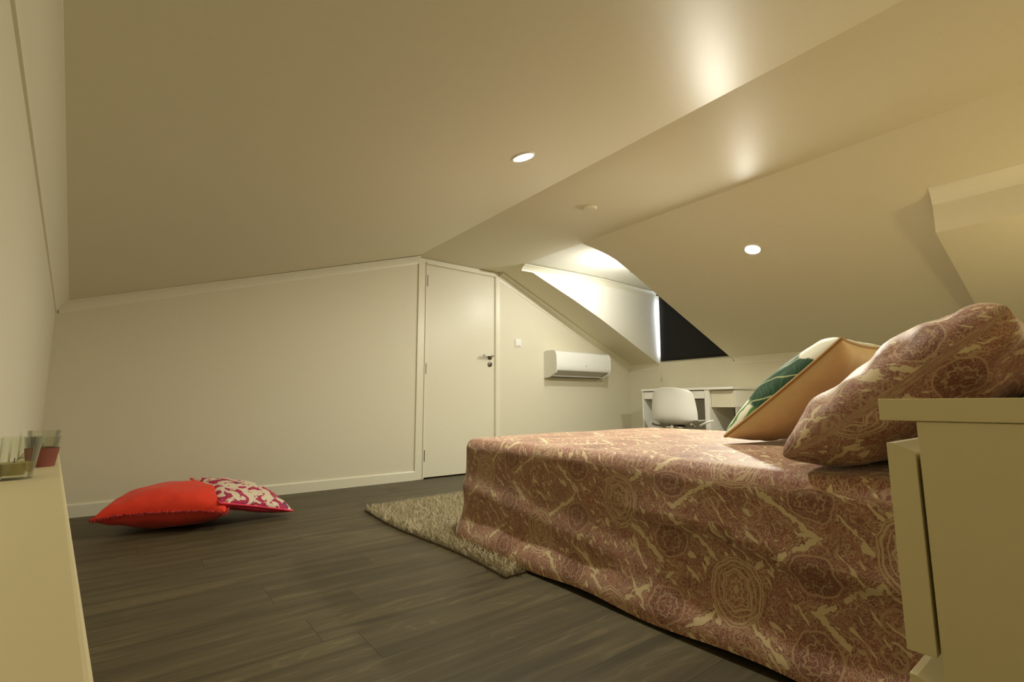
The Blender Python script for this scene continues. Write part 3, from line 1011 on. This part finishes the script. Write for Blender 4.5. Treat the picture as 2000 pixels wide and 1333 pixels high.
def bedspread():
    R = .07
    hx_, hy_ = (BX1-BX0)/2, (BY1-BY0)/2
    cx_, cy_ = (BX0+BX1)/2, (BY0+BY1)/2
    pts, nrm = [], []
    step = .012
    def seg(p, q, n):
        L = (Vector(q)-Vector(p)).length
        k = max(1, int(L/step))
        for i in range(k):
            pts.append(Vector(p).lerp(Vector(q), i/k))
            nrm.append(Vector(n))
    def arc(c, a0):
        for i in range(12):
            a = a0+math.pi/2*i/12
            d = Vector((math.cos(a), math.sin(a)))
            pts.append(Vector(c)+d*R)
            nrm.append(d)
    x0, x1, y0, y1 = BX0, BX1, BY0, BY1
    seg((x0+R, y0), (x1-R, y0), (0, -1)); arc((x1-R, y0+R), -math.pi/2)
    seg((x1, y0+R), (x1, y1-R), (1, 0)); arc((x1-R, y1-R), 0)
    seg((x1-R, y1), (x0+R, y1), (0, 1)); arc((x0+R, y1-R), math.pi/2)
    seg((x0, y1-R), (x0, y0+R), (-1, 0)); arc((x0+R, y0+R), math.pi)
    n = len(pts)
    Z1 = .505
    vs, uv = [], []
    levels = []
    # sides, from hem up
    side = [.018, .03, .04, .055, .075, .10, .125, .15, .18, .21, .24, .265, .29, .315, .34, .365, .39, .415, .44, .455]
    for z in side:
        for p, d in zip(pts, nrm):
            drop = Z1-z
            y = p.y
            out = 0.0
            if d.x < -.7 or d.y > .7 or abs(d.x*d.y) > .01:
                tt = (Z1-z)/Z1
                s = y if d.x < -.5 else p.x+3.0
                out += (.044 if d.x < -.5 else .012)*tt**3.2                                  # flares out near the floor
                out += (.008*math.sin(s*7.0+.8)*tt**1.3 + .005*math.sin(s*17.0+2+z*6)*tt**1.2)*(1 if d.x < -.5 else .4)
                if d.x < -.5:
                    # diagonal fold running down towards the head end
                    zl_ = .305 - .10*(.95-y) + .012*math.sin(y*9)
                    k = max(0, min(1, (1.25-y)/.35))
                    dz = z-zl_
                    out += k*(.022*math.exp(-max(dz, 0)/.10) if dz > 0 else -.014*math.exp(dz/.07))
                    # a second soft swell near the foot
                    zf = .16+.10*(y-1.1)
                    out += .014*math.exp(-((z-zf)/.045)**2)*max(0, min(1, (y-.9)/.3))
                if d.x < -.5:
                    f = max(0, min(1, (.13-z)/.10))
                    f = f*f*(3-2*f)
                    out = out*(1-f) + f*(.056+.004*math.sin(s*8.0))
            q = p + d*out
            vs.append((q.x, q.y, z+(.006*math.sin(s*11) if (z < .035 and (d.x < -.5)) else 0)))
            uv.append((p.x+d.x*(drop+.02), p.y+d.y*(drop+.02)))
    # rounded rim
    for k in range(1, 8):
        a = math.pi/2*k/7
        for p, d in zip(pts, nrm):
            q = p - d*(.05*(1-math.cos(a)))
            vs.append((q.x, q.y, .455+.05*math.sin(a)))
            uv.append((p.x+d.x*.02*(1-a/1.57)*2-d.x*0, p.y+d.y*.02*(1-a/1.57)*2))
    # top
    rimv = vs[-n:]
    for k in range(1, 33):
        s = 1-k/32
        for (x, y, z), d in zip(rimv, nrm):
            X_ = cx_+(x-cx_)*s
            Y_ = cy_+(y-cy_)*s
            ed = min(X_-BX0, BX1-X_, BY1-Y_, Y_-BY0)
            zz = Z1 + .024*(1-math.exp(-max(ed-.05, 0)/.16)) + .0025*math.sin(X_*9+Y_*5)*min(1, ed*4)
            vs.append((X_, Y_, zz))
            uv.append((X_, Y_))
    L = len(vs)//n
    fs = []
    for j in range(L-1):
        for i in range(n):
            i2 = (i+1) % n
            fs.append((j*n+i, j*n+i2, (j+1)*n+i2, (j+1)*n+i))
    me = bpy.data.meshes.new('bedspread')
    me.from_pydata(vs, [], fs)
    lay = me.uv_layers.new(name='UVMap')
    li = np.zeros(len(me.loops), dtype=int)
    me.loops.foreach_get('vertex_index', li)
    lay.data.foreach_set('uv', np.array(uv)[li].ravel())
    me.polygons.foreach_set('use_smooth', [True]*len(me.polygons))
    o = link('bedspread', me, m_paisley)
    return o
tag(bedspread(), 'dusty rose and cream paisley bedspread draped over the bed to the floor', 'bedspread')

# ------------------------------------------------------------------ pillows and cushions
def pillow(name, W, H, Tk, mats, pinch=.07, power=.42, n=48, wrinkle=.004, seed=0, sag=0.0, corner=.0):
    """half sizes from W,H; local x,y in the plane, z thickness. Front (+z) uses mats[0], back mats[1]"""
    rg = random.Random(seed)
    ph = [rg.random()*6.28 for _ in range(12)]
    vs, uv, fs, mi = [], [], [], []
    idx = {}
    tt_ = np.linspace(0, 1, 400)
    zz_ = Tk/2*(1-tt_**2)**power
    arcW = np.concatenate([[0], np.cumsum(np.hypot(np.diff(tt_)*W/2, np.diff(zz_)))])
    arcH = np.concatenate([[0], np.cumsum(np.hypot(np.diff(tt_)*H/2, np.diff(zz_)))])
    def arc(q, tab):
        return math.copysign(float(np.interp(abs(q), tt_, tab)), q)
    def P(u, v, side):
        pu = 1-pinch*(1-v*v)*abs(u)**1.5
        pv = 1-pinch*(1-u*u)*abs(v)**1.5
        x = W/2*u*pu
        y = H/2*v*pv
        e = max(0, (1-u*u)*(1-v*v))
        z = Tk/2*e**power*side
        rim = min(1, e*6)
        # creases running in from the seams
        wk = math.sin(u*19+ph[0]+2*v)*math.exp(-(1-abs(v))*5) + math.sin(v*17+ph[1]+2*u)*math.exp(-(1-abs(u))*5)
        wk += .6*math.sin(u*5+v*7+ph[2])*.8 + .4*math.sin(u*9-v*6+ph[3])
        z += side*wrinkle*wk*rim
        z += corner*(abs(u*v))**3
        z += sag*(u*u)*.5
        return (x, y, z)
    for side in (1, -1):
        for i in range(n+1):
            for j in range(n+1):
                u = math.sin((i/n-.5)*math.pi); v = math.sin((j/n-.5)*math.pi)
                if side == -1 and (i in (0, n) or j in (0, n)):
                    idx[side, i, j] = idx[1, i, j]
                    continue
                idx[side, i, j] = len(vs)
                p = P(u, v, side)
                vs.append(p)
                uv.append((arc(u, arcW)*(1 if side == 1 else -1), arc(v, arcH)))
        for i in range(n):
            for j in range(n):
                q = (idx[side, i, j], idx[side, i+1, j], idx[side, i+1, j+1], idx[side, i, j+1])
                fs.append(q if side == 1 else q[::-1])
                mi.append(0 if side == 1 else 1)
    me = bpy.data.meshes.new(name)
    me.from_pydata(vs, [], fs)
    lay = me.uv_layers.new(name='UVMap')
    li = np.zeros(len(me.loops), dtype=int)
    me.loops.foreach_get('vertex_index', li)
    lay.data.foreach_set('uv', np.array(uv)[li].ravel())
    me.polygons.foreach_set('use_smooth', [True]*len(me.polygons))
    o = link(name, me, mats)
    if len(mats) > 1:
        me.polygons.foreach_set('material_index', mi)
    # seam path
    us = [math.sin((k/60-.5)*math.pi) for k in range(61)]
    seam = [P(u, -1, 1) for u in us[:-1]] + [P(1, v, 1) for v in us[:-1]] + [P(u, 1, 1) for u in us[::-1][:-1]] + [P(-1, v, 1) for v in us[::-1][:-1]]
    return o, seam

def place(o, c, xa, ya):
    xa = Vector(xa).normalized()
    ya = Vector(ya)
    ya = (ya - xa*ya.dot(xa)).normalized()
    za = xa.cross(ya)
    m = Matrix((xa, ya, za)).transposed().to_4x4()
    m.translation = c
    o.matrix_world = m

# paisley pillow leaning at the head of the bed (local x across the bed, y up the slope)
o, seam = pillow('pillow', .74, .555, .255, [m_paisley], .075, .34, wrinkle=.011, seed=3)
place(o, (1.72, .358, .708), (-1, .03, 0), (0, -.44, .32))
tag(o, 'plump rose paisley pillow leaning at the near side of the bed head', 'pillow', 'paisley pillows')
o2, seam = pillow('pillow', .74, .46, .20, [m_paisley], .05, .36, wrinkle=.007, seed=9)
place(o2, (1.78, .055, .675), (-1, -.03, 0), (0, -.35, .27))
tag(o2, 'rose paisley pillow propped behind the front one, cut by the right edge of the photo', 'pillow', 'paisley pillows')

o, seam = pillow('leaf_cushion', .50, .53, .22, [m_leaf, m_gold], .06, .40, wrinkle=.004, seed=5)
place(o, (2.03, .775, .722), (-1, .02, 0), (0, -.415, .33))
tag(o, 'square cushion with green leaf print front and golden cream back, leaning on the paisley pillow', 'cushion')
BM().tube(seam, .006, 8, True).build('piping', m_goldpipe, o, 60)

# floor cushions
o, seam = pillow('coral_cushion', .60, .50, .235, [m_coral, m_coralback], .06, .36, wrinkle=.005, seed=2, corner=-.02)
place(o, (.235, 3.46, .118), (.93, -.36, 0), (.36, .93, .0))
tag(o, 'bright coral red cushion with fringed edge lying on the floor by the back wall', 'cushion', 'floor cushions')
b = BM()
rg = random.Random(8)
n_ = len(seam)
for k in range(n_):
    for r in range(9):
        p = Vector(seam[k]).lerp(Vector(seam[(k+1) % n_]), rg.random())
        d = Vector((p.x/.30, p.y/.25, 0))
        d = Vector((d.x if abs(d.x) > abs(d.y) else 0, d.y if abs(d.y) >= abs(d.x) else 0, 0)).normalized()
        d = (d+Vector((rg.gauss(0, .45), rg.gauss(0, .45), rg.gauss(-.15, .45)))).normalized()
        b.tube([p, p+d*rg.uniform(.010, .020)], [.0022, .0012], 4)
b.build('fringe', m_fringe, o)

A_, B_, C_ = Vector((.274, 3.52, .245)), Vector((.414, 3.146, .145)), Vector((.826, 3.29, .025))
o, seam = pillow('floral_cushion', (C_-B_).length*1.0, (A_-B_).length*1.03, .135, [m_floral, m_pink], .05, .40, wrinkle=.003, seed=6)
place(o, (A_+C_)/2, C_-B_, A_-B_)
tag(o, 'cream cushion with magenta floral print and pink piping, half resting on the coral cushion', 'cushion', 'floor cushions')
BM().tube(seam, .0055, 8, True).build('piping', m_pinkpipe, o, 60)
